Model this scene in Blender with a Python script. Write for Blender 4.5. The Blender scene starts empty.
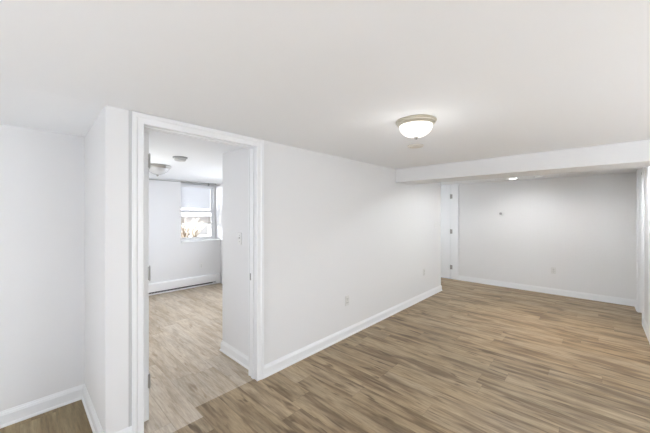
import bpy, bmesh, math, random
from mathutils import Vector, Matrix
random.seed(4)
C = bpy.context.scene.collection
SC = bpy.context.scene
PI = math.pi

# ------------------------------------------------------------------ camera, sky, daylight, exposure
cam_d = bpy.data.cameras.new('camera'); cam = bpy.data.objects.new('camera', cam_d); C.objects.link(cam)
cam.location = (0, 0, 1.45); cam.rotation_euler = (PI/2, 0, math.radians(43.3))
cam_d.sensor_width = 36; cam_d.lens = 16.0; cam_d.shift_y = -2.5/650; cam_d.clip_start = 0.02
SC.camera = cam

world = bpy.data.worlds.new('daylight'); SC.world = world; world.use_nodes = True
bg = world.node_tree.nodes['Background']
bg.inputs[0].default_value = (0.86, 0.91, 1.0, 1); bg.inputs[1].default_value = 0.86

def area(name, loc, rot, sx, sy, power, col=(1, 1, 1)):
    d = bpy.data.lights.new(name, 'AREA'); d.shape = 'RECTANGLE'; d.size = sx; d.size_y = sy
    d.energy = power; d.color = col
    o = bpy.data.objects.new(name, d); C.objects.link(o); o.location = loc; o.rotation_euler = rot
    return o
# added daylight fills outside made-up windows, east wall and rear wall behind the camera
area('east_fill', (3.15, 2.05, 1.5), (0, math.radians(62), 0), 1.7, 1.5, 26, (0.90, 0.96, 1.0))
sd = bpy.data.lights.new('sun', 'SUN'); sd.energy = 106.0; sd.angle = math.radians(1.0); sd.color = (0.55, 0.70, 1.0)
so = bpy.data.objects.new('sun', sd); C.objects.link(so); so.rotation_euler = (0, math.radians(38), math.radians(-45))
area('rear_fill', (0.2, -2.35, 1.5), (math.radians(62), 0, 0), 3.4, 1.7, 58, (0.93, 0.96, 1.0))
# added fill for the bedroom, outside a made-up side window hidden from view
area('bedroom_side_fill', (-4.3, 3.35, 1.5), (math.radians(-66), 0, 0), 1.3, 1.2, 38, (0.93, 0.96, 1.0))
# daylight outside the bedroom's front window
area('daylight_front', (-7.2, 1.3, 1.75), (0, math.radians(-75), math.radians(40)), 0.9, 0.9, 170, (0.93, 0.96, 1.0))

SC.view_settings.view_transform = 'Standard'; SC.view_settings.look = 'None'
SC.view_settings.exposure = 0.15; SC.view_settings.gamma = 1.0
SC.view_settings.use_curve_mapping = False

# ------------------------------------------------------------------ materials
def mat(name, col, rough=0.5, metal=0.0, emit=None, estr=0, bump=0.0, bscale=300, spec=0.5):
    m = bpy.data.materials.new(name); m.use_nodes = True
    nt = m.node_tree; b = nt.nodes['Principled BSDF']
    b.inputs['Base Color'].default_value = (*col, 1); b.inputs['Roughness'].default_value = rough
    b.inputs['Metallic'].default_value = metal; b.inputs['Specular IOR Level'].default_value = spec
    if emit:
        b.inputs['Emission Color'].default_value = (*emit, 1); b.inputs['Emission Strength'].default_value = estr
    tc = nt.nodes.new('ShaderNodeTexCoord'); n = nt.nodes.new('ShaderNodeTexNoise')
    n.inputs['Scale'].default_value = bscale; n.inputs['Detail'].default_value = 3
    nt.links.new(tc.outputs['Object'], n.inputs['Vector'])
    if bump:
        bp = nt.nodes.new('ShaderNodeBump'); bp.inputs['Strength'].default_value = bump; bp.inputs['Distance'].default_value = 0.002
        nt.links.new(n.outputs['Fac'], bp.inputs['Height']); nt.links.new(bp.outputs['Normal'], b.inputs['Normal'])
    return m
M = {}
M['wall'] = mat('wall_paint', (0.82, 0.82, 0.82), 0.6, bump=0.08, bscale=180, spec=0.3)
M['ceil'] = mat('ceiling_paint', (0.91, 0.925, 0.945), 0.75, bump=0.08, bscale=160, spec=0.2)
M['trim'] = mat('trim_paint', (0.89, 0.90, 0.91), 0.32, spec=0.45)
M['bedwall'] = mat('bedroom_wall_paint', (0.82, 0.82, 0.825), 0.6, bump=0.08, bscale=180, spec=0.3)
M['greystrip'] = mat('dark_grey_strip', (0.60, 0.60, 0.60), 0.6)
M['plastic'] = mat('white_plastic', (0.74, 0.74, 0.72), 0.35)
M['slot'] = mat('dark_slot', (0.10, 0.10, 0.10), 0.5)
M['switch'] = mat('switch_plastic', (0.84, 0.84, 0.83), 0.35)
M['hinge'] = mat('satin_nickel', (0.42, 0.41, 0.39), 0.38, 0.9)
M['rim'] = mat('champagne_metal', (0.62, 0.58, 0.48), 0.35, 0.55)
M['glass_on'] = mat('lit_frosted_glass', (0.92, 0.91, 0.88), 0.35, emit=(1.0, 0.97, 0.92), estr=1.0)
M['glass_off'] = mat('frosted_glass', (0.56, 0.56, 0.56), 0.25)
M['led'] = mat('downlight_lens', (0.95, 0.95, 0.92), 0.4, emit=(1.0, 0.97, 0.93), estr=8)
M['cover'] = mat('almond_plastic', (0.72, 0.68, 0.62), 0.5)
M['detector'] = mat('detector_plastic', (0.60, 0.60, 0.59), 0.4)
M['heater'] = mat('heater_enamel', (0.90, 0.905, 0.915), 0.35)
M['darkmetal'] = mat('heater_inside', (0.10, 0.10, 0.10), 0.5, 0.5)
M['rod'] = mat('grey_rod', (0.42, 0.42, 0.42), 0.4, 0.3)
M['blind'] = mat('blind_vinyl', (0.86, 0.87, 0.90), 0.4)
M['vinyl'] = mat('window_vinyl', (0.92, 0.92, 0.92), 0.35)
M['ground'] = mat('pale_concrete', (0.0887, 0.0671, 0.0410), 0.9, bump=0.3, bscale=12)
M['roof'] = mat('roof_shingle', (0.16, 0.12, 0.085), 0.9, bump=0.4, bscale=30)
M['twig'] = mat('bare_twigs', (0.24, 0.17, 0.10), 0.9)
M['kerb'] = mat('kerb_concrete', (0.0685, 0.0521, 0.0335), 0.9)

def siding_mat():
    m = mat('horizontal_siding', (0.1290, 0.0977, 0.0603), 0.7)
    nt = m.node_tree; b = nt.nodes['Principled BSDF']
    tc = nt.nodes.new('ShaderNodeTexCoord'); w = nt.nodes.new('ShaderNodeTexWave')
    w.wave_type = 'BANDS'; w.bands_direction = 'Z'; w.wave_profile = 'SAW'; w.inputs['Scale'].default_value = 1.6
    bp = nt.nodes.new('ShaderNodeBump'); bp.inputs['Distance'].default_value = 0.02
    nt.links.new(tc.outputs['Object'], w.inputs['Vector']); nt.links.new(w.outputs['Fac'], bp.inputs['Height'])
    nt.links.new(bp.outputs['Normal'], b.inputs['Normal'])
    return m
M['siding'] = siding_mat()

def pane_mat():
    m = bpy.data.materials.new('window_glass'); m.use_nodes = True; nt = m.node_tree
    nt.nodes.clear(); out = nt.nodes.new('ShaderNodeOutputMaterial'); mx = nt.nodes.new('ShaderNodeMixShader')
    t = nt.nodes.new('ShaderNodeBsdfTransparent'); g = nt.nodes.new('ShaderNodeBsdfGlossy'); g.inputs['Roughness'].default_value = 0.02
    f = nt.nodes.new('ShaderNodeFresnel'); f.inputs['IOR'].default_value = 1.3
    nt.links.new(f.outputs[0], mx.inputs[0]); nt.links.new(t.outputs[0], mx.inputs[1]); nt.links.new(g.outputs[0], mx.inputs[2])
    nt.links.new(mx.outputs[0], out.inputs[0])
    return m
M['pane'] = pane_mat()

def floor_mat(name, tones, streak, W=0.18, L=1.22, x0=0.0, y0=0.907, sat=1.0):
    """Wood look vinyl planks running along X; every plank its own tone, grain stretched along the plank."""
    m = bpy.data.materials.new(name); m.use_nodes = True; nt = m.node_tree; N = nt.nodes; Lk = nt.links.new
    b = N['Principled BSDF']; b.inputs['Specular IOR Level'].default_value = 0.4
    def math_(op, a, c=None, v2=None):
        n = N.new('ShaderNodeMath'); n.operation = op
        if hasattr(a, 'links'): Lk(a, n.inputs[0])
        else: n.inputs[0].default_value = a
        if c is not None:
            if hasattr(c, 'links'): Lk(c, n.inputs[1])
            else: n.inputs[1].default_value = c
        return n.outputs[0]
    def comb(x, y, z=0.0):
        n = N.new('ShaderNodeCombineXYZ')
        for i, v in enumerate((x, y, z)):
            if hasattr(v, 'links'): Lk(v, n.inputs[i])
            else: n.inputs[i].default_value = v
        return n.outputs[0]
    def noise(vec, scale, detail=3, rough=0.55, dist=0.0):
        n = N.new('ShaderNodeTexNoise'); Lk(vec, n.inputs['Vector']); n.inputs['Scale'].default_value = scale
        n.inputs['Detail'].default_value = detail; n.inputs['Roughness'].default_value = rough; n.inputs['Distortion'].default_value = dist
        return n.outputs['Fac']
    def white(vec):
        n = N.new('ShaderNodeTexWhiteNoise'); n.noise_dimensions = '3D'; Lk(vec, n.inputs['Vector']); return n
    def ramp(fac, stops):
        n = N.new('ShaderNodeValToRGB'); Lk(fac, n.inputs[0]); e = n.color_ramp.elements
        while len(e) < len(stops): e.new(0.5)
        for k, (p, c) in enumerate(stops):
            e[k].position = p; e[k].color = (*c, 1)
        return n.outputs[0]
    def mix(fac, a, c, mode='MIX'):
        n = N.new('ShaderNodeMix'); n.data_type = 'RGBA'; n.blend_type = mode
        if hasattr(fac, 'links'): Lk(fac, n.inputs[0])
        else: n.inputs[0].default_value = fac
        for i, v in ((6, a), (7, c)):
            if hasattr(v, 'links'): Lk(v, n.inputs[i])
            else: n.inputs[i].default_value = (*v, 1)
        return n.outputs[2]
    g = N.new('ShaderNodeNewGeometry'); s = N.new('ShaderNodeSeparateXYZ'); Lk(g.outputs['Position'], s.inputs[0])
    X, Y = s.outputs[0], s.outputs[1]
    v = math_('DIVIDE', math_('SUBTRACT', Y, y0), W); row = math_('FLOOR', v); fv = math_('FRACT', v)
    off = white(comb(row, 7.3)).outputs['Value']
    u = math_('ADD', math_('DIVIDE', math_('SUBTRACT', X, x0), L), math_('MULTIPLY', off, 5.0))
    col = math_('FLOOR', u); fu = math_('FRACT', u)
    rnd = white(comb(row, col, 3.1)); r = rnd.outputs['Value']
    # grain space, shifted for each plank
    gx = math_('ADD', X, math_('MULTIPLY', r, 37.0)); gy = math_('ADD', Y, math_('MULTIPLY', r, 11.0))
    broad = noise(comb(math_('MULTIPLY', gx, 1.9), math_('MULTIPLY', gy, 13.0), r), 1.0, 2, 0.5, 0.35)
    mid = noise(comb(math_('MULTIPLY', gx, 4.5), math_('MULTIPLY', gy, 42.0), r), 1.0, 3, 0.6, 0.3)
    fine = noise(comb(math_('MULTIPLY', gx, 9.0), math_('MULTIPLY', gy, 85.0), r), 1.0, 4, 0.65)
    knots = noise(comb(math_('MULTIPLY', gx, 3.2), math_('MULTIPLY', gy, 17.0), 5.0), 1.0, 2, 0.5, 0.6)
    tint = noise(comb(math_('MULTIPLY', gx, 0.9), math_('MULTIPLY', gy, 5.0), 2.0), 1.0, 2, 0.5)
    base = ramp(r, tones)
    base = mix(ramp(tint, [(0.42, (0, 0, 0)), (0.62, (0.7, 0.7, 0.7))]), base, mix(1.0, base, (0.96, 1.0, 1.07), 'MULTIPLY'))
    c = mix(ramp(broad, [(0.36, (1, 1, 1)), (0.56, (0, 0, 0))]), base, mix(1.0, base, streak, 'MULTIPLY'))
    c = mix(ramp(mid, [(0.34, (0.55, 0.55, 0.55)), (0.52, (0, 0, 0))]), c, mix(1.0, c, tuple(min(1, q*1.12) for q in streak), 'MULTIPLY'))
    kfac = ramp(knots, [(0.61, (0, 0, 0)), (0.71, (0.85, 0.85, 0.85))])
    c = mix(kfac, c, mix(1.0, base, tuple(q*q*1.05 for q in streak), 'MULTIPLY'))
    c = mix(0.65, c, ramp(fine, [(0.28, (0.33, 0.32, 0.30)), (0.70, (0.67, 0.67, 0.67))]), 'OVERLAY')
    # plank joints
    ev = math_('MULTIPLY', math_('MINIMUM', fv, math_('SUBTRACT', 1.0, fv)), W)
    eu = math_('MULTIPLY', math_('MINIMUM', fu, math_('SUBTRACT', 1.0, fu)), L)
    e = math_('MINIMUM', ev, eu)
    jn = N.new('ShaderNodeMapRange'); Lk(e, jn.inputs[0]); jn.inputs[1].default_value = 0.0008; jn.inputs[2].default_value = 0.0028
    jn.inputs[3].default_value = 0.35; jn.inputs[4].default_value = 0.0
    c = mix(jn.outputs[0], c, mix(1.0, c, (0.35, 0.32, 0.30), 'MULTIPLY'))
    Lk(c, b.inputs['Base Color'])
    rg = N.new('ShaderNodeMapRange'); Lk(fine, rg.inputs[0]); rg.inputs[3].default_value = 0.36; rg.inputs[4].default_value = 0.52
    Lk(rg.outputs[0], b.inputs['Roughness'])
    bp = N.new('ShaderNodeBump'); bp.inputs['Strength'].default_value = 0.15; bp.inputs['Distance'].default_value = 0.001
    Lk(fine, bp.inputs['Height']); Lk(bp.outputs['Normal'], b.inputs['Normal'])
    return m
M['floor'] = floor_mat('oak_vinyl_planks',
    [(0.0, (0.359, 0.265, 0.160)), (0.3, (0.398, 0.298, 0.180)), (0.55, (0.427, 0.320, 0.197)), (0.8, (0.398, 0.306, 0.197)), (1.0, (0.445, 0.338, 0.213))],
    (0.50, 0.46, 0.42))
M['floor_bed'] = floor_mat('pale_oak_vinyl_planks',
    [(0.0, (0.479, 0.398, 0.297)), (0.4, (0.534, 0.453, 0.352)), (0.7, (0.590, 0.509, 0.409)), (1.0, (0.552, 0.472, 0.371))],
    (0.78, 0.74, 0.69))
M['floor_alc'] = floor_mat('brown_vinyl_planks',
    [(0.0, (0.29, 0.215, 0.115)), (0.5, (0.33, 0.25, 0.135)), (1.0, (0.37, 0.28, 0.155))], (0.70, 0.66, 0.60))

# ------------------------------------------------------------------ mesh helpers
def obj(name, bm, m, parent=None, smooth=False):
    bmesh.ops.recalc_face_normals(bm, faces=bm.faces)
    me = bpy.data.meshes.new(name); bm.to_mesh(me); bm.free()
    if smooth:
        for p in me.polygons: p.use_smooth = True
        me.set_sharp_from_angle(angle=math.radians(35))
    o = bpy.data.objects.new(name, me); C.objects.link(o)
    if isinstance(m, str): m = M[m]
    me.materials.append(m)
    if parent: o.parent = parent
    return o
def NB(): return bmesh.new()
def bx(bm, x0, x1, y0, y1, z0, z1, bev=0.0, seg=2):
    r = bmesh.ops.create_cube(bm, size=1.0, matrix=Matrix.Translation(((x0+x1)/2, (y0+y1)/2, (z0+z1)/2)) @ Matrix.Diagonal((abs(x1-x0), abs(y1-y0), abs(z1-z0), 1)))
    if bev:
        es = list({e for v in r['verts'] for e in v.link_edges})
        bmesh.ops.bevel(bm, geom=es, offset=bev, segments=seg, affect='EDGES', profile=0.5)
    return bm
def cyl(bm, p0, p1, rad, n=20, r2=None):
    p0, p1 = Vector(p0), Vector(p1); d = p1-p0
    q = Vector((0, 0, 1)).rotation_difference(d).to_matrix().to_4x4()
    bmesh.ops.create_cone(bm, cap_ends=True, segments=n, radius1=rad, radius2=rad if r2 is None else r2, depth=d.length,
                          matrix=Matrix.Translation((p0+p1)/2) @ q)
    return bm
def lathe(bm, prof, n=48):
    """Revolve (radius, z) points about Z; ends with radius 0 close to a point."""
    rings = []
    for r, z in prof:
        if r < 1e-6: rings.append([bm.verts.new((0, 0, z))])
        else: rings.append([bm.verts.new((r*math.cos(2*PI*k/n), r*math.sin(2*PI*k/n), z)) for k in range(n)])
    for a, b in zip(rings, rings[1:]):
        for k in range(n):
            j = (k+1) % n
            if len(a) == 1 and len(b) == 1: continue
            if len(a) == 1: bm.faces.new((a[0], b[k], b[j]))
            elif len(b) == 1: bm.faces.new((a[k], b[0], a[j]))
            else: bm.faces.new((a[k], b[k], b[j], a[j]))
    return bm
def loft(bm, a, b):
    """Prism between two point loops of equal length."""
    va = [bm.verts.new(p) for p in a]; vb = [bm.verts.new(p) for p in b]; n = len(a)
    for k in range(n): bm.faces.new((va[k], va[(k+1) % n], vb[(k+1) % n], vb[k]))
    bm.faces.new(va[::-1]); bm.faces.new(vb)
    return bm
def empty(name, loc=(0, 0, 0), rz=0.0):
    o = bpy.data.objects.new(name, None); C.objects.link(o); o.location = loc; o.rotation_euler = (0, 0, rz); o.empty_display_size = 0.05
    return o
def tag(o, label, cat, group=None):
    o['label'] = label; o['category'] = cat
    if group: o['group'] = group
    return o
def struct(o, label=None):
    o['kind'] = 'structure'
    if label: o['label'] = label
    return o

# baseboard: moulded profile (distance from wall, height) with a shoe strip at the foot
BASE = [(0, 0), (0.022, 0), (0.022, 0.008), (0.018, 0.016), (0.014, 0.018), (0.014, 0.078), (0.011, 0.083), (0.011, 0.088), (0.006, 0.097), (0.004, 0.105), (0, 0.105)]
def baseboard(bm, p0, p1, nrm, e0=0, e1=0):
    """Run from p0 to p1 along a wall; e0/e1 = +1 lengthens the run with distance from the wall (outside mitre), -1 shortens it (inside corner)."""
    p0, p1, n = Vector((*p0, 0)), Vector((*p1, 0)), Vector((*nrm, 0)); d = (p1-p0).normalized()
    a = [p0 + n*u - d*u*e0 + Vector((0, 0, h)) for u, h in BASE]; b = [p1 + n*u + d*u*e1 + Vector((0, 0, h)) for u, h in BASE]
    return loft(bm, a, b)
# door casing: (distance outward from the opening edge, thickness), mitred at the head
CASE = [(0, 0), (0, 0.012), (0.005, 0.014), (0.036, 0.014), (0.044, 0.021), (0.066, 0.021), (0.066, 0)]
def casing(bm, axis, plane, sgn, lo, hi, top, foot=0.0, head=True):
    """axis 'x': the wall is a plane x=plane and the casing runs along y; sgn = direction the casing stands proud."""
    def P(along, t, z): return (plane + sgn*t, along, z) if axis == 'x' else (along, plane + sgn*t, z)
    k = 1 if head else 0
    loft(bm, [P(lo-u, t, foot) for u, t in CASE], [P(lo-u, t, top+u*k) for u, t in CASE])
    loft(bm, [P(hi+u, t, foot) for u, t in CASE], [P(hi+u, t, top+u*k) for u, t in CASE])
    if head: loft(bm, [P(lo-u, t, top+u) for u, t in CASE], [P(hi+u, t, top+u) for u, t in CASE])
    return bm

# ------------------------------------------------------------------ the room
H = 2.105                      # ceiling
WX = -2.157                    # face of the long left wall
WB = -2.270                    # its bedroom side
DY0, DY1, DH = 0.560, 1.418, 2.035   # doorway in it
BY = 6.64                      # back wall
EX, RY = 2.75, -1.95           # east wall, rear wall
END = 5.49                     # where the left wall ends
RX = 0.447                     # right wall beyond the beam
BF, BB, BZ = 3.80, 4.27, 1.915 # beam front, back, underside

# floors
bm = NB()
for y0, y1, x in ((0.36, 0.907, -2.05), (0.907, BY, -2.19)): bx(bm, x, EX+0.12, y0, y1, -0.12, 0)
bx(bm, -2.30, EX+0.12, RY-0.12, 0.36, -0.12, 0); bx(bm, -3.6, -2.19, 4.9, BY, -0.12, 0)
bx(bm, RX-0.05, 1.4, BY, BY+0.1, -0.12, 0)
struct(obj('floor', bm, 'floor'))
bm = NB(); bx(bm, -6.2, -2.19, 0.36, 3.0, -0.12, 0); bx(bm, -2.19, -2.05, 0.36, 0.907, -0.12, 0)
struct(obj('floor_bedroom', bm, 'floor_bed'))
bm = NB(); bx(bm, -3.1, -2.30, RY-0.12, 0.36, -0.12, 0)
struct(obj('floor_alcove', bm, 'floor_alc'))

# ceilings
bm = NB(); bx(bm, WX, EX+0.12, RY-0.12, BY+0.12, H, H+0.12); bx(bm, -3.6, WX, 5.2, BY+0.12, H, H+0.12)
struct(obj('ceiling', bm, 'ceil'))
bm = NB(); bx(bm, -6.2, WB, 0.36, 3.05, H-0.012, H+0.12)
struct(obj('ceiling_bedroom', bm, 'ceil'))
bm = NB()   # the alcove's ceiling falls a little towards its wall
prof = [(WX, H), (-2.96, 2.062), (-3.1, 2.058), (-3.1, H+0.12), (WX, H+0.12)]
loft(bm, [(x, RY-0.12, z) for x, z in prof], [(x, 0.36, z) for x, z in prof])
struct(obj('ceiling_alcove', bm, 'ceil'))

# long left wall with the doorway
bm = NB()
bx(bm, WB, WX, 0.36, DY0-0.018, 0, H); bx(bm, WB, WX, DY0-0.018, DY1+0.018, DH+0.018, H); bx(bm, WB, WX, DY1+0.018, END, 0, H)
struct(obj('wall_left', bm, 'wall'))
bm = NB(); bx(bm, -3.07, WB, 0.36, 0.46, 0, H); bx(bm, -6.2, -3.07, 0.36, 0.46, 0, H)
struct(obj('wall_alcove_end', bm, 'wall'))
bm = NB(); bx(bm, -3.07, -2.957, RY-0.12, 0.36, 0, H)
struct(obj('wall_alcove_side', bm, 'wall'))
bm = NB(); bx(bm, -3.6, WB, END-0.11, END, 0, H)
struct(obj('wall_passage', bm, 'wall'))
# back wall, open where the far door stands
FX0, FX1, FH = -3.147, -2.385, 2.04
bm = NB(); bx(bm, -3.6, FX0-0.018, BY, BY+0.12, 0, H); bx(bm, FX0-0.018, FX1+0.018, BY, BY+0.12, FH+0.018, H); bx(bm, FX1+0.018, EX+0.12, BY, BY+0.12, 0, H)
struct(obj('wall_back', bm, 'wall'))
bm = NB(); bx(bm, -3.7, -3.6, END-0.11, BY+0.12, 0, H); struct(obj('wall_passage_end', bm, 'wall'))
# right wall beyond the beam with a closet opening
OY0, OY1 = 5.66, 6.265
bm = NB(); bx(bm, RX, RX+0.11, BB, OY0-0.018, 0, H); bx(bm, RX, RX+0.11, OY1+0.018, BY, 0, H)
struct(obj('wall_right', bm, 'wall'))
bm = NB(); bx(bm, RX+0.11, EX, BB, BB+0.11, 0, H); struct(obj('wall_right_return', bm, 'wall'))
bm = NB(); bx(bm, 1.15, 1.25, BB+0.11, BY, 0, H); struct(obj('wall_closet', bm, 'wall'))
# beam
bm = NB(); bx(bm, WX, EX, BF, BB, BZ, H, 0.004, 1); struct(obj('beam', bm, 'wall'))
# east and rear walls (behind the camera) with window openings added to let fill light in
bm = NB()
for y0, y1 in ((RY-0.12, -0.3), (1.05, 1.35), (2.7, BB)): bx(bm, EX, EX+0.12, y0, y1, 0, H)
for y0, y1 in ((-0.3, 1.05), (1.35, 2.7)): bx(bm, EX, EX+0.12, y0, y1, 0, 0.45); bx(bm, EX, EX+0.12, y0, y1, 1.95, H)
struct(obj('wall_east', bm, 'wall'))
bm = NB()
for x0, x1 in ((-3.07, -1.35), (0.05, 0.35), (1.75, EX)): bx(bm, x0, x1, RY-0.12, RY, 0, H)
for x0, x1 in ((-1.35, 0.05), (0.35, 1.75)): bx(bm, x0, x1, RY-0.12, RY, 0, 0.45); bx(bm, x0, x1, RY-0.12, RY, 1.95, H)
struct(obj('wall_rear', bm, 'wall'))

# bedroom shell
SX = -6.05                     # window plane, front wall face at -5.8
FXB = -5.80
NY0, NY1, NZ0, NZ1 = 2.135, 2.93, 0.915, 2.075   # recess of the window
bm = NB(); bx(bm, -6.2, FXB, 0.46, NY0, 0, H); bx(bm, -6.2, FXB, NY0, NY1, 0, NZ0-0.02); bx(bm, -6.2, FXB, NY0, NY1, NZ1, H)
struct(obj('wall_bedroom_front', bm, 'bedwall'))
bm = NB()
bx(bm, -6.2, -4.95, NY1, NY1+0.12, 0, H); bx(bm, -3.65, -2.79, NY1, NY1+0.12, 0, H)
bx(bm, -4.95, -3.65, NY1, NY1+0.12, 0, 0.75); bx(bm, -4.95, -3.65, NY1, NY1+0.12, 1.98, H)
struct(obj('wall_bedroom_side', bm, 'bedwall'))
bm = NB(); bx(bm, -2.90, WB, 1.488, 1.60, 0, H); bx(bm, -2.90, -2.79, 1.60, NY1, 0, H)
struct(obj('wall_bedroom_return', bm, 'bedwall'))

# ------------------------------------------------------------------ trim
bm = NB(); casing(bm, 'x', WX, 1, DY0, DY1, DH)
struct(obj('trim_1', bm, 'trim'))
bm = NB(); casing(bm, 'x', WB, -1, DY0, DY1-0.0, DH)
struct(obj('trim_2', bm, 'trim'))
# jamb lining with stop strips
bm = NB()
bx(bm, WB, WX, DY0-0.018, DY0-0.004, 0, DH+0.004); bx(bm, WB, WX, DY1+0.004, DY1+0.018, 0, DH+0.004); bx(bm, WB, WX, DY0-0.018, DY1+0.018, DH+0.004, DH+0.018)
bx(bm, WB+0.040, WB+0.075, DY1-0.007, DY1+0.004, 0, DH-0.007, 0.002, 1); bx(bm, WB+0.040, WB+0.075, DY0-0.004, DY0+0.007, 0, DH-0.007, 0.002, 1)
bx(bm, WB+0.040, WB+0.075, DY0-0.004, DY1+0.004, DH-0.007, DH+0.004, 0.002, 1)
jamb = struct(obj('trim_3', bm, 'trim'))
bm = NB(); bx(bm, WB+0.008, WB+0.038, DY1+0.0015, DY1+0.0045, 0.86, 0.92); obj('strike_plate', bm, 'hinge', jamb)
# back door casing (wide flat boards) and jamb
bm = NB(); bx(bm, FX1+0.006, -2.215, BY-0.02, BY, 0, H, 0.003, 1); bx(bm, FX0-0.165, FX0+0.004, BY-0.02, BY, 0, H, 0.003, 1)
bx(bm, FX0+0.004, FX1-0.004, BY-0.02, BY, FH, H, 0.003, 1)
struct(obj('trim_4', bm, 'trim'))
bm = NB(); bx(bm, FX1+0.003, FX1+0.018, BY, BY+0.12, 0, FH); bx(bm, FX0-0.018, FX0-0.003, BY, BY+0.12, 0, FH); bx(bm, FX0-0.018, FX1+0.018, BY, BY+0.12, FH+0.003, FH+0.018)
struct(obj('trim_5', bm, 'trim'))
# closet opening: casing and jamb on the right wall
bm = NB(); casing(bm, 'x', RX, -1, OY0, OY1, H, head=False); struct(obj('trim_6', bm, 'trim'))
bm = NB(); bx(bm, RX, RX+0.11, OY0-0.018, OY0-0.004, 0, H); bx(bm, RX, RX+0.11, OY1+0.004, OY1+0.018, 0, H)
cj = struct(obj('trim_7', bm, 'trim'))
bm = NB(); bx(bm, RX+0.025, RX+0.055, OY1-0.012, OY1+0.004, 2.02, 2.065, 0.003, 1); obj('ball_catch', bm, 'hinge', cj)
# flat upright at the near end of the right wall
bm = NB(); bx(bm, RX-0.022, RX, 4.86, 4.97, 0, H, 0.003, 1); struct(obj('trim_8', bm, 'trim'))

bm = NB(); bx(bm, WX, WX+0.003, 0.4775, DY0-0.066, 0.105, H); struct(obj('trim_9', bm, 'greystrip'), 'narrow grey strip beside the bedroom door casing')  # thin darker board added to give the grey strip beside the casing

def run(name, segs, m='trim'):
    bm = NB()
    for s in segs: baseboard(bm, *s)
    return struct(obj(name, bm, m))
run('baseboard_left', [((WX, 0.36), (WX, DY0-0.066), (1, 0), 0, 0), ((WX, DY1+0.066), (WX, END), (1, 0), 0, 1)])
run('baseboard_passage', [((-3.6, END), (WX, END), (0, 1), 0, 1)])
run('baseboard_alcove_end', [((-2.957, 0.36), (WX, 0.36), (0, -1), -1, 1)])
run('baseboard_alcove_side', [((-2.957, RY), (-2.957, 0.36), (1, 0), -1, -1)])
run('baseboard_back', [((-2.215, BY), (RX, BY), (0, -1), 0, -1), ((-3.6, BY), (FX0-0.165, BY), (0, -1), -1, 0)])
run('baseboard_right', [((RX, OY1+0.066), (RX, BY), (-1, 0), 0, -1), ((RX, BB), (RX, 4.86), (-1, 0), 0, 0), ((RX, 4.97), (RX, OY0-0.066), (-1, 0), 0, 0)])
run('baseboard_bedroom_return', [((-2.90, 1.488), (WB-0.0, 1.488), (0, -1), 1, 0), ((-2.90, 1.488), (-2.90, NY1), (-1, 0), 1, -1)])
run('baseboard_bedroom_side', [((FXB+0.02, NY1), (-2.90, NY1), (0, -1), 0, -1)])
run('baseboard_bedroom_near', [((FXB+0.075, 0.46), (WB-0.03, 0.46), (0, 1), 0, 0)])
run('baseboard_rear', [((-2.957, RY), (EX, RY), (0, 1), -1, -1)])
run('baseboard_east', [((EX, RY), (EX, BB), (-1, 0), -1, -1)])

# ------------------------------------------------------------------ doors
def hinge_parts(bm, ax, ay, z, h=0.095, r=0.0075):
    cyl(bm, (ax, ay, z-h/2), (ax, ay, z+h/2), r, 14)
    cyl(bm, (ax, ay, z+h/2), (ax, ay, z+h/2+0.006), r*0.7, 12); cyl(bm, (ax, ay, z-h/2-0.006), (ax, ay, z-h/2), r*0.7, 12)
    return bm
# bedroom door swung open into the bedroom, seen along its hinge edge
d1 = struct(empty('door_1', (WB-0.004, 0.589, 0)), 'white bedroom door swung open against the bedroom wall')
bm = NB(); bx(bm, -0.82, -0.004, 0.0, 0.036, 0.012, 2.02, 0.002, 1); obj('door_leaf', bm, 'trim', d1)
for z in (1.82, 1.036, 0.284):
    bm = hinge_parts(NB(), 0.0, 0.040, z, r=0.0042); bx(bm, -0.004, -0.0015, 0.030, 0.0355, z-0.047, z+0.047)
    obj('hinge', bm, 'hinge', d1)
for s in (1, -1):
    bm = NB(); y = 0.036 if s > 0 else 0.0
    cyl(bm, (-0.75, y, 0.93), (-0.75, y+s*0.008, 0.93), 0.032, 28); cyl(bm, (-0.75, y+s*0.008, 0.93), (-0.75, y+s*0.03, 0.93), 0.012, 20)
    bmesh.ops.create_uvsphere(bm, u_segments=24, v_segments=14, radius=0.027, matrix=Matrix.Translation((-0.75, y+s*0.047, 0.93)) @ Matrix.Diagonal((1, 0.75, 1, 1)))
    obj('door_knob', bm, 'hinge', d1, True)
# far door, closed, hinged on its right
d2 = struct(empty('door_2', (FX1, BY, 0)), 'closed white door in the back wall at the end of the passage')
bm = NB(); bx(bm, FX0-FX1+0.003, -0.004, 0.0, 0.036, 0.014, FH-0.004, 0.002, 1); obj('door_leaf', bm, 'trim', d2)
bm = NB()
bx(bm, FX0-FX1+0.003, -0.006, -0.012, 0.0, 0.016, 0.10, 0.003, 1); obj('kick_strip', bm, 'trim', d2)
for z in (1.84, 1.06, 0.265):
    bm = hinge_parts(NB(), -0.002, -0.027, z); bx(bm, 0.004, 0.040, -0.0235, -0.0205, z-0.047, z+0.047)
    obj('hinge', bm, 'hinge', d2)
bm = NB(); cyl(bm, (-0.70, 0, 0.93), (-0.70, -0.03, 0.93), 0.012, 20)
bmesh.ops.create_uvsphere(bm, u_segments=24, v_segments=14, radius=0.027, matrix=Matrix.Translation((-0.70, -0.045, 0.93)))
obj('door_knob', bm, 'hinge', d2, True)

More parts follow.
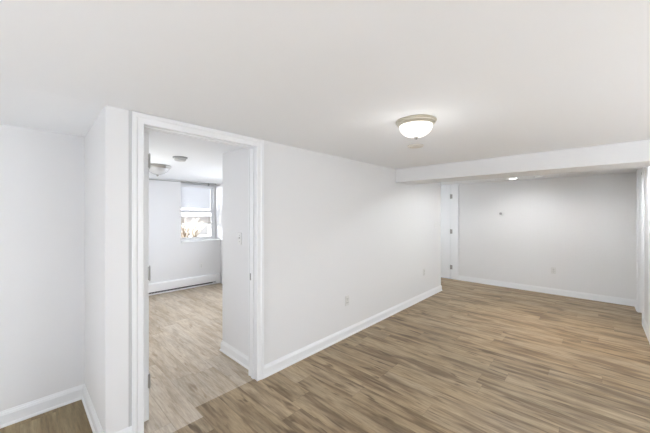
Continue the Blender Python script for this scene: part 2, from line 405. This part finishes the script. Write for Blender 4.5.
# ------------------------------------------------------------------ the bedroom's front window
w1 = struct(empty('window_1', (SX, 0, 0)), 'white double-hung bedroom window above the ledge')
WY0, WY1, WZ0, WZ1 = NY0+0.02, NY1-0.01, NZ0, 2.07
def frame(bm, x0, x1, y0, y1, z0, z1, w, wb=None, bev=0.003):
    wb = wb or w
    bx(bm, x0, x1, y0, y0+w, z0, z1, bev, 1); bx(bm, x0, x1, y1-w, y1, z0, z1, bev, 1)
    bx(bm, x0, x1, y0+w, y1-w, z1-w, z1, bev, 1); bx(bm, x0, x1, y0+w, y1-w, z0, z0+wb, bev, 1)
    return bm
bm = frame(NB(), -0.06, 0.03, NY0, NY1, NZ0-0.01, NZ1, 0.045, 0.03); obj('window_frame', bm, 'vinyl', w1)
for (x0, x1, z0, z1) in ((-0.05, -0.02, 1.485, 2.03), (-0.015, 0.015, 0.935, 1.52)):
    sh = obj('sash', frame(NB(), x0, x1, NY0+0.045, NY1-0.045, z0, z1, 0.042, 0.038), 'vinyl', w1)
    bm = NB(); bx(bm, (x0+x1)/2-0.003, (x0+x1)/2+0.003, NY0+0.085, NY1-0.085, z0+0.036, z1-0.04); obj('pane', bm, 'pane', sh)
bm = NB(); bx(bm, 0.015, 0.03, 2.49, 2.56, 1.50, 1.515, 0.002, 1); obj('sash_lock', bm, 'vinyl', w1)
bm = NB(); bx(bm, 0.0, 0.275, NY0, NY1, NZ0-0.02, NZ0+0.004, 0.003, 1); obj('window_sill', bm, 'trim', w1)

# venetian blind in the recess, lowered over the upper sash
bl = tag(empty('venetian_blind', (SX+0.055, (NY0+NY1)/2, 2.055)), 'white slatted venetian blind drawn partway down in the bedroom window', 'blind')
hw = (NY1-NY0)/2-0.05
bm = NB(); bx(bm, -0.02, 0.02, -hw, hw, -0.035, 0.0, 0.002, 1); obj('head_rail', bm, 'blind', bl)
nsl = 36; z_bot = -0.80
for k in range(nsl):
    z = -0.05 - k*(abs(z_bot)-0.07)/(nsl-1); bm = NB(); t = math.radians(22)
    rowp = [(u*math.cos(t), u*math.sin(t) + 0.0022*(1-(u/0.0125)**2)) for u in (-0.0125, -0.006, 0, 0.006, 0.0125)]
    top = [[(x, y, z+h+0.0005) for x, h in rowp] for y in (-hw+0.004, hw-0.004)]; botp = [[(x, y, z+h-0.0005) for x, h in rowp] for y in (-hw+0.004, hw-0.004)]
    loft(bm, top[0] + botp[0][::-1], top[1] + botp[1][::-1]); obj('slat', bm, 'blind', bl)
bm = NB(); bx(bm, -0.013, 0.013, -hw+0.003, hw-0.003, z_bot-0.012, z_bot, 0.002, 1); obj('bottom_rail', bm, 'blind', bl)
for y in (-hw*0.6, hw*0.6):
    bm = NB(); cyl(bm, (0, y, -0.03), (0, y, z_bot), 0.0012, 8); obj('lift_cord', bm, 'blind', bl)

# frames of the unseen windows added for the fill light, bedroom side included
def plain_window(name, axis, p, lo, hi, z0, z1):
    w = struct(empty(name, (0, 0, 0)))
    def B(bm, a0, a1, t0, t1, za, zb):
        if axis == 'x': bx(bm, p+t0, p+t1, a0, a1, za, zb, 0.003, 1)
        else: bx(bm, a0, a1, p+t0, p+t1, za, zb, 0.003, 1)
    bm = NB(); B(bm, lo, lo+0.05, 0.02, 0.09, z0, z1); B(bm, hi-0.05, hi, 0.02, 0.09, z0, z1); B(bm, lo+0.05, hi-0.05, 0.02, 0.09, z0, z0+0.05); B(bm, lo+0.05, hi-0.05, 0.02, 0.09, z1-0.05, z1)
    B(bm, lo+0.05, hi-0.05, 0.03, 0.07, (z0+z1)/2-0.02, (z0+z1)/2+0.02); obj('window_frame', bm, 'vinyl', w)
    return w
plain_window('added_window_2', 'x', EX, -0.3, 1.05, 0.45, 1.95); plain_window('added_window_3', 'x', EX, 1.35, 2.7, 0.45, 1.95)
plain_window('added_window_4', 'y', RY-0.12, -1.35, 0.05, 0.45, 1.95); plain_window('added_window_5', 'y', RY-0.12, 0.35, 1.75, 0.45, 1.95)
plain_window('added_window_6', 'y', NY1, -4.95, -3.65, 0.75, 1.98)

# ------------------------------------------------------------------ lamps on the ceilings and added fill lights
def dome_light(name, loc, R, depth, lit, label, glassname, rimname='rim', p=0.85):
    t = tag(empty(name, loc), label, 'ceiling light')
    k = R/0.14
    bm = lathe(NB(), [(0, 0), (R*0.98, 0), (R, -0.004*k), (R, -0.009*k), (R*0.955, -0.014*k), (R*0.945, -0.022*k), (R*0.90, -0.028*k), (R*0.85, -0.036*k), (R*0.81, -0.036*k), (R*0.81, -0.012), (0, -0.012)], 64)
    obj('rim', bm, rimname, t, True)
    g = []; r0 = R*0.825; z0 = -0.030*k
    for j in range(13):
        a = j/12*PI/2
        g.append((r0*math.cos(a)**p if j < 12 else 0, z0-(depth-0.030*k)*math.sin(a)))
    bm = lathe(NB(), [(r0*0.98, z0+0.004)] + g, 64); gl = obj('glass_bowl', bm, glassname, t, True)
    bm = lathe(NB(), [(0, -depth+0.003), (0.016, -depth+0.004), (0.017, -depth-0.003), (0.009, -depth-0.007), (0.012, -depth-0.012), (0.008, -depth-0.018), (0, -depth-0.020)], 20)
    obj('finial', bm, 'hinge', t, True)
    return t
dome_light('ceiling_light', (-0.93, 1.92, H), 0.138, 0.113, True, 'lit frosted glass bowl ceiling light with cream metal rim in front of the beam', 'glass_on')
dome_light('ceiling_light', (-4.24, 1.264, H-0.012), 0.166, 0.125, False, 'unlit frosted glass bowl ceiling light seen through the bedroom doorway', 'glass_off', 'hinge', 1.35)
# lamp light of the main fixture
d = bpy.data.lights.new('ceiling_bulb', 'POINT'); d.energy = 1.5; d.color = (1.0, 1.0, 1.0); d.shadow_soft_size = 0.10
o = bpy.data.objects.new('ceiling_bulb', d); C.objects.link(o); o.location = (-0.93, 1.92, H-0.26)

M['led_dim'] = mat('dimmer_lens', (0.95, 0.95, 0.92), 0.4, emit=(1.0, 0.97, 0.93), estr=1.0)
def downlight(x, y, label, e=7.0, lens='led', k=1.0):
    t = tag(empty('recessed_light', (x, y, H)), label, 'recessed light', 'recessed lights behind the beam')
    bm = lathe(NB(), [(0.066, 0.0), (0.088, 0.0), (0.088, -0.004), (0.084, -0.008), (0.066, -0.010)], 40); obj('trim_ring', bm, 'trim', t, True)
    bm = lathe(NB(), [(0, -0.009), (0.060, -0.009), (0.067, -0.005), (0.067, 0.0), (0, 0.0)], 40)
    t.scale = (k, k, 1); obj('lens', bm, lens, t, True)
    d = bpy.data.lights.new('downlight_beam', 'SPOT'); d.energy = e; d.spot_size = math.radians(150); d.spot_blend = 1.0; d.shadow_soft_size = 0.06; d.color = (0.95, 0.96, 1.0)
    o = bpy.data.objects.new('downlight_beam', d); C.objects.link(o); o.location = (x, y, H-0.03)
downlight(-1.12, 6.20, 'brighter recessed ceiling light behind the beam, above the thermostat')
downlight(-0.74, 6.20, 'dimmer recessed ceiling light behind the beam, right of the brighter one', 5, 'led_dim', 0.8)
for x in (-0.95, 0.05):       # added spots without fixtures, brightening the space behind the beam
    d = bpy.data.lights.new('behind_beam_fill', 'SPOT'); d.energy = 32; d.spot_size = math.radians(178); d.spot_blend = 0.35; d.shadow_soft_size = 0.06; d.color = (0.94, 0.97, 1.0)
    o = bpy.data.objects.new('behind_beam_fill', d); C.objects.link(o); o.location = (x, 4.75, H-0.03)
d = bpy.data.lights.new('warm_downlight', 'SPOT'); d.energy = 44; d.spot_size = math.radians(72); d.spot_blend = 1.0; d.shadow_soft_size = 0.06; d.color = (1.0, 0.72, 0.42)
o = bpy.data.objects.new('warm_downlight', d); C.objects.link(o); o.location = (-0.35, 4.42, H-0.03)
d = bpy.data.lights.new('front_fill', 'POINT'); d.energy = 29; d.color = (0.93, 0.965, 1.0); d.shadow_soft_size = 0.12   # added fill without a fixture, right of the camera
o = bpy.data.objects.new('front_fill', d); C.objects.link(o); o.location = (1.5, 1.9, 1.0)
d = bpy.data.lights.new('bedroom_fill', 'POINT'); d.energy = 9; d.color = (0.98, 0.98, 0.97); d.shadow_soft_size = 0.12  # added unseen fill for the bedroom, no fixture stands here
o = bpy.data.objects.new('bedroom_fill', d); C.objects.link(o); o.location = (-3.9, 0.78, H-0.7)
d = bpy.data.lights.new('closet_fill', 'POINT'); d.energy = 4.5; d.color = (0.95, 0.98, 1.0); d.shadow_soft_size = 0.08  # added fill that brightens the closet jamb, without a fixture
o = bpy.data.objects.new('closet_fill', d); C.objects.link(o); o.location = (0.95, 4.75, 1.5)
d = bpy.data.lights.new('passage_lamp', 'POINT'); d.energy = 9; d.color = (0.95, 0.98, 1.0); d.shadow_soft_size = 0.08
o = bpy.data.objects.new('passage_lamp', d); C.objects.link(o); o.location = (-3.2, 5.75, 1.35)

# round cover plate and smoke detector
t = tag(empty('ceiling_cover_plate', (-1.267, 2.61, H)), 'small round almond blank cover plate on the ceiling beside the lit light', 'cover plate')
bm = lathe(NB(), [(0, 0), (0.075, 0), (0.075, -0.006), (0.068, -0.012), (0.05, -0.014), (0, -0.014)], 48); obj('plate', bm, 'cover', t, True)
for a in (0.6, 0.6+PI):
    bm = NB(); p = Vector((0.05*math.cos(a), 0.05*math.sin(a), 0)); cyl(bm, p+Vector((0, 0, -0.013)), p+Vector((0, 0, -0.016)), 0.004, 12); obj('screw', bm, 'hinge', t)
t = tag(empty('smoke_detector', (-3.437, 1.256, H-0.012)), 'round grey-white smoke detector on the bedroom ceiling', 'smoke detector')
bm = lathe(NB(), [(0, 0), (0.077, 0), (0.077, -0.012), (0.072, -0.014), (0, -0.014)], 48); obj('mounting_base', bm, 'rod', t, True)
bm = lathe(NB(), [(0.06, -0.012), (0.062, -0.014), (0.062, -0.032), (0.054, -0.042), (0.03, -0.045), (0, -0.045)], 48); obj('detector_body', bm, 'detector', t, True)
bm = lathe(NB(), [(0, -0.044), (0.008, -0.044), (0.008, -0.048), (0, -0.048)], 20); t2 = obj('test_button', bm, 'plastic', t, True); t2.location = (0.02, 0.01, 0)

# ------------------------------------------------------------------ wall plates: local x to the right along the wall, -y out of the wall
def outlet(loc, rz, label, m='plastic'):
    t = tag(empty('wall_outlet', loc, rz), label, 'outlet', 'wall outlets')
    bm = NB(); bx(bm, -0.036, 0.036, -0.006, 0, -0.058, 0.058, 0.003, 2); obj('cover_plate', bm, m, t)
    for z in (0.022, -0.022):
        bm = NB(); bx(bm, -0.017, 0.017, -0.0085, -0.005, z-0.015, z+0.015, 0.004, 2); r = obj('receptacle', bm, m, t)
        bm = NB(); bx(bm, -0.008, -0.0055, -0.0092, -0.008, z-0.004, z+0.006); bx(bm, 0.0055, 0.008, -0.0092, -0.008, z-0.004, z+0.006); cyl(bm, (0, -0.008, z-0.009), (0, -0.0092, z-0.009), 0.0028, 10)
        obj('slots', bm, 'slot', r)
    bm = NB(); cyl(bm, (0, -0.005, 0), (0, -0.0075, 0), 0.0035, 12); obj('screw', bm, 'hinge', t)
outlet((WX, 2.668, 0.426), PI/2, 'wall outlet on the long left wall, nearer the bedroom doorway')
outlet((WX, 4.757, 0.455), PI/2, 'wall outlet on the left wall beyond the beam, near its far end')
outlet((-0.577, BY, 0.428), 0, 'wall outlet low on the back wall')
outlet((FXB, 2.52, 0.41), PI/2, 'wall outlet under the bedroom window above the baseboard heater', 'switch')
def switch(loc, rz, label):
    t = tag(empty('light_switch', loc, rz), label, 'light switch')
    bm = NB(); bx(bm, -0.036, 0.036, -0.006, 0, -0.058, 0.058, 0.003, 2); obj('cover_plate', bm, 'switch', t)
    bm = NB(); bx(bm, -0.005, 0.005, -0.016, -0.005, -0.004, 0.014, 0.002, 1); obj('toggle', bm, 'switch', t)
    for z in (0.03, -0.03):
        bm = NB(); cyl(bm, (0, -0.005, z), (0, -0.0075, z), 0.0035, 12); obj('screw', bm, 'hinge', t)
switch((-2.545, 1.488, 1.21), 0, 'white light switch on the short wall just inside the bedroom doorway')
switch((WX, 5.24, 1.25), PI/2, 'white light switch at the far end of the left wall')
t = tag(empty('thermostat', (-1.41, BY, 1.462)), 'small grey round thermostat alone at eye height on the back wall', 'thermostat')
bm = NB(); bx(bm, -0.045, 0.045, -0.008, 0, -0.05, 0.05, 0.004, 2); obj('wall_plate', bm, 'wall', t)
bm = NB(); cyl(bm, (0, -0.008, -0.004), (0, -0.026, -0.004), 0.025, 32, 0.022); obj('dial', bm, 'rod', t, True)

# ------------------------------------------------------------------ baseboard heater and curtain rod in the bedroom
HL0, HL1 = 0.50, 2.895
t = tag(empty('baseboard_heater', (FXB, HL0, 0)), 'long white baseboard heater along the bedroom window wall', 'heater')
L = HL1-HL0
prof = [(0.002, 0.012), (0.006, 0.012), (0.006, 0.212), (0.055, 0.212), (0.066, 0.198), (0.066, 0.075), (0.062, 0.070), (0.062, 0.196), (0.052, 0.206), (0.002, 0.216)]
prof = [(0.0, 0.012), (0.005, 0.012), (0.005, 0.205), (0.050, 0.205), (0.062, 0.192), (0.062, 0.066), (0.066, 0.064), (0.066, 0.196), (0.053, 0.211), (0.0, 0.213)]
bm = NB(); loft(bm, [(x, 0.0, z) for x, z in prof], [(x, L-0.09, z) for x, z in prof]); obj('cover', bm, 'heater', t)
prof = [(0.005, 0.010), (0.062, 0.010), (0.066, 0.014), (0.066, 0.034), (0.060, 0.036), (0.058, 0.016), (0.005, 0.016)]
bm = NB(); loft(bm, [(x, 0.0, z) for x, z in prof], [(x, L-0.09, z) for x, z in prof]); obj('lower_lip', bm, 'heater', t)
bm = NB(); cyl(bm, (0.03, 0, 0.06), (0.03, L-0.09, 0.06), 0.011, 14); fe = obj('heating_element', bm, 'darkmetal', t)
bm = NB()
for k in range(90):
    y = 0.06 + k*(L-0.2)/90; bx(bm, 0.007, 0.054, y, y+0.002, 0.03, 0.10)
obj('fins', bm, 'darkmetal', fe)
bm = NB(); bx(bm, 0.0, 0.068, L-0.09, L, 0.008, 0.216, 0.004, 2); obj('end_cap', bm, 'heater', t)

t = tag(empty('curtain_rod', (FXB+0.05, 0.62, 2.062)), 'thin grey curtain rod along the top of the bedroom window wall', 'curtain rod')
bm = NB(); cyl(bm, (0, 0, 0), (0, 2.18, 0), 0.008, 16); obj('rod', bm, 'rod', t, True)
for y in (0.1, 2.05):
    bm = NB(); bx(bm, -0.05, -0.044, y-0.015, y+0.015, -0.035, 0.02, 0.002, 1); bx(bm, -0.046, 0.0, y-0.005, y+0.005, -0.022, -0.010); obj('bracket', bm, 'rod', t)
for y in (0, 2.18):
    bm = NB(); bmesh.ops.create_uvsphere(bm, u_segments=16, v_segments=10, radius=0.016, matrix=Matrix.Translation((0, y, 0))); obj('finial', bm, 'rod', t, True)

# ------------------------------------------------------------------ outside the bedroom window
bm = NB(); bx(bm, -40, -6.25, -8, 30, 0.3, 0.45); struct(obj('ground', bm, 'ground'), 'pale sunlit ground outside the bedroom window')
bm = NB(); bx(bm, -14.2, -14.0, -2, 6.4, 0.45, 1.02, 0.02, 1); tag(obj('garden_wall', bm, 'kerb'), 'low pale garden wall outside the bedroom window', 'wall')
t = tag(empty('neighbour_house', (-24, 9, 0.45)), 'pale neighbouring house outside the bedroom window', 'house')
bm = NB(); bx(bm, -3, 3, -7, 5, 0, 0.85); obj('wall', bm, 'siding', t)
bm = NB(); loft(bm, [(-3.3, -7.3, 0.85), (3.3, -7.3, 0.85), (0, -7.3, 1.5)], [(-3.3, 5.3, 0.85), (3.3, 5.3, 0.85), (0, 5.3, 1.5)]); obj('roof', bm, 'roof', t)
bm = NB(); bx(bm, 2.98, 3.03, -2.8, -1.8, 0.2, 0.7, 0.01, 1); obj('window', bm, 'darkmetal', t)
def bush(x, y, s, label):
    t = tag(empty('bare_bush', (x, y, 0.45)), label, 'bush')
    rng = random.Random(int(y*10)); bm = NB()
    for k in range(46):
        a = rng.uniform(0, 2*PI); ln = rng.uniform(0.5, 1.0)*s; sp = rng.uniform(0.15, 0.9)
        p0 = Vector((rng.uniform(-.06, .06), rng.uniform(-.06, .06), 0)); p1 = p0 + Vector((math.cos(a)*sp*ln*0.5, math.sin(a)*sp*ln*0.5, ln*0.6)); p2 = p1 + Vector((math.cos(a+rng.uniform(-.8, .8))*ln*0.35, math.sin(a+rng.uniform(-.8, .8))*ln*0.35, ln*0.4))
        cyl(bm, p0, p1, 0.016, 6, 0.010); cyl(bm, p1, p2, 0.010, 5, 0.004)
        for q in range(3):
            s0 = p1.lerp(p2, rng.random()); cyl(bm, s0, s0+Vector((rng.uniform(-.2, .2), rng.uniform(-.2, .2), rng.uniform(0, .2)))*s, 0.006, 4, 0.003)
    obj('twigs', bm, 'twig', t)
bush(-10.2, 3.85, 0.95, 'bare beige bush outside the bedroom window, right of the low wall')
bush(-12.0, 4.9, 0.9, 'paler bare bush outside the bedroom window, furthest right')
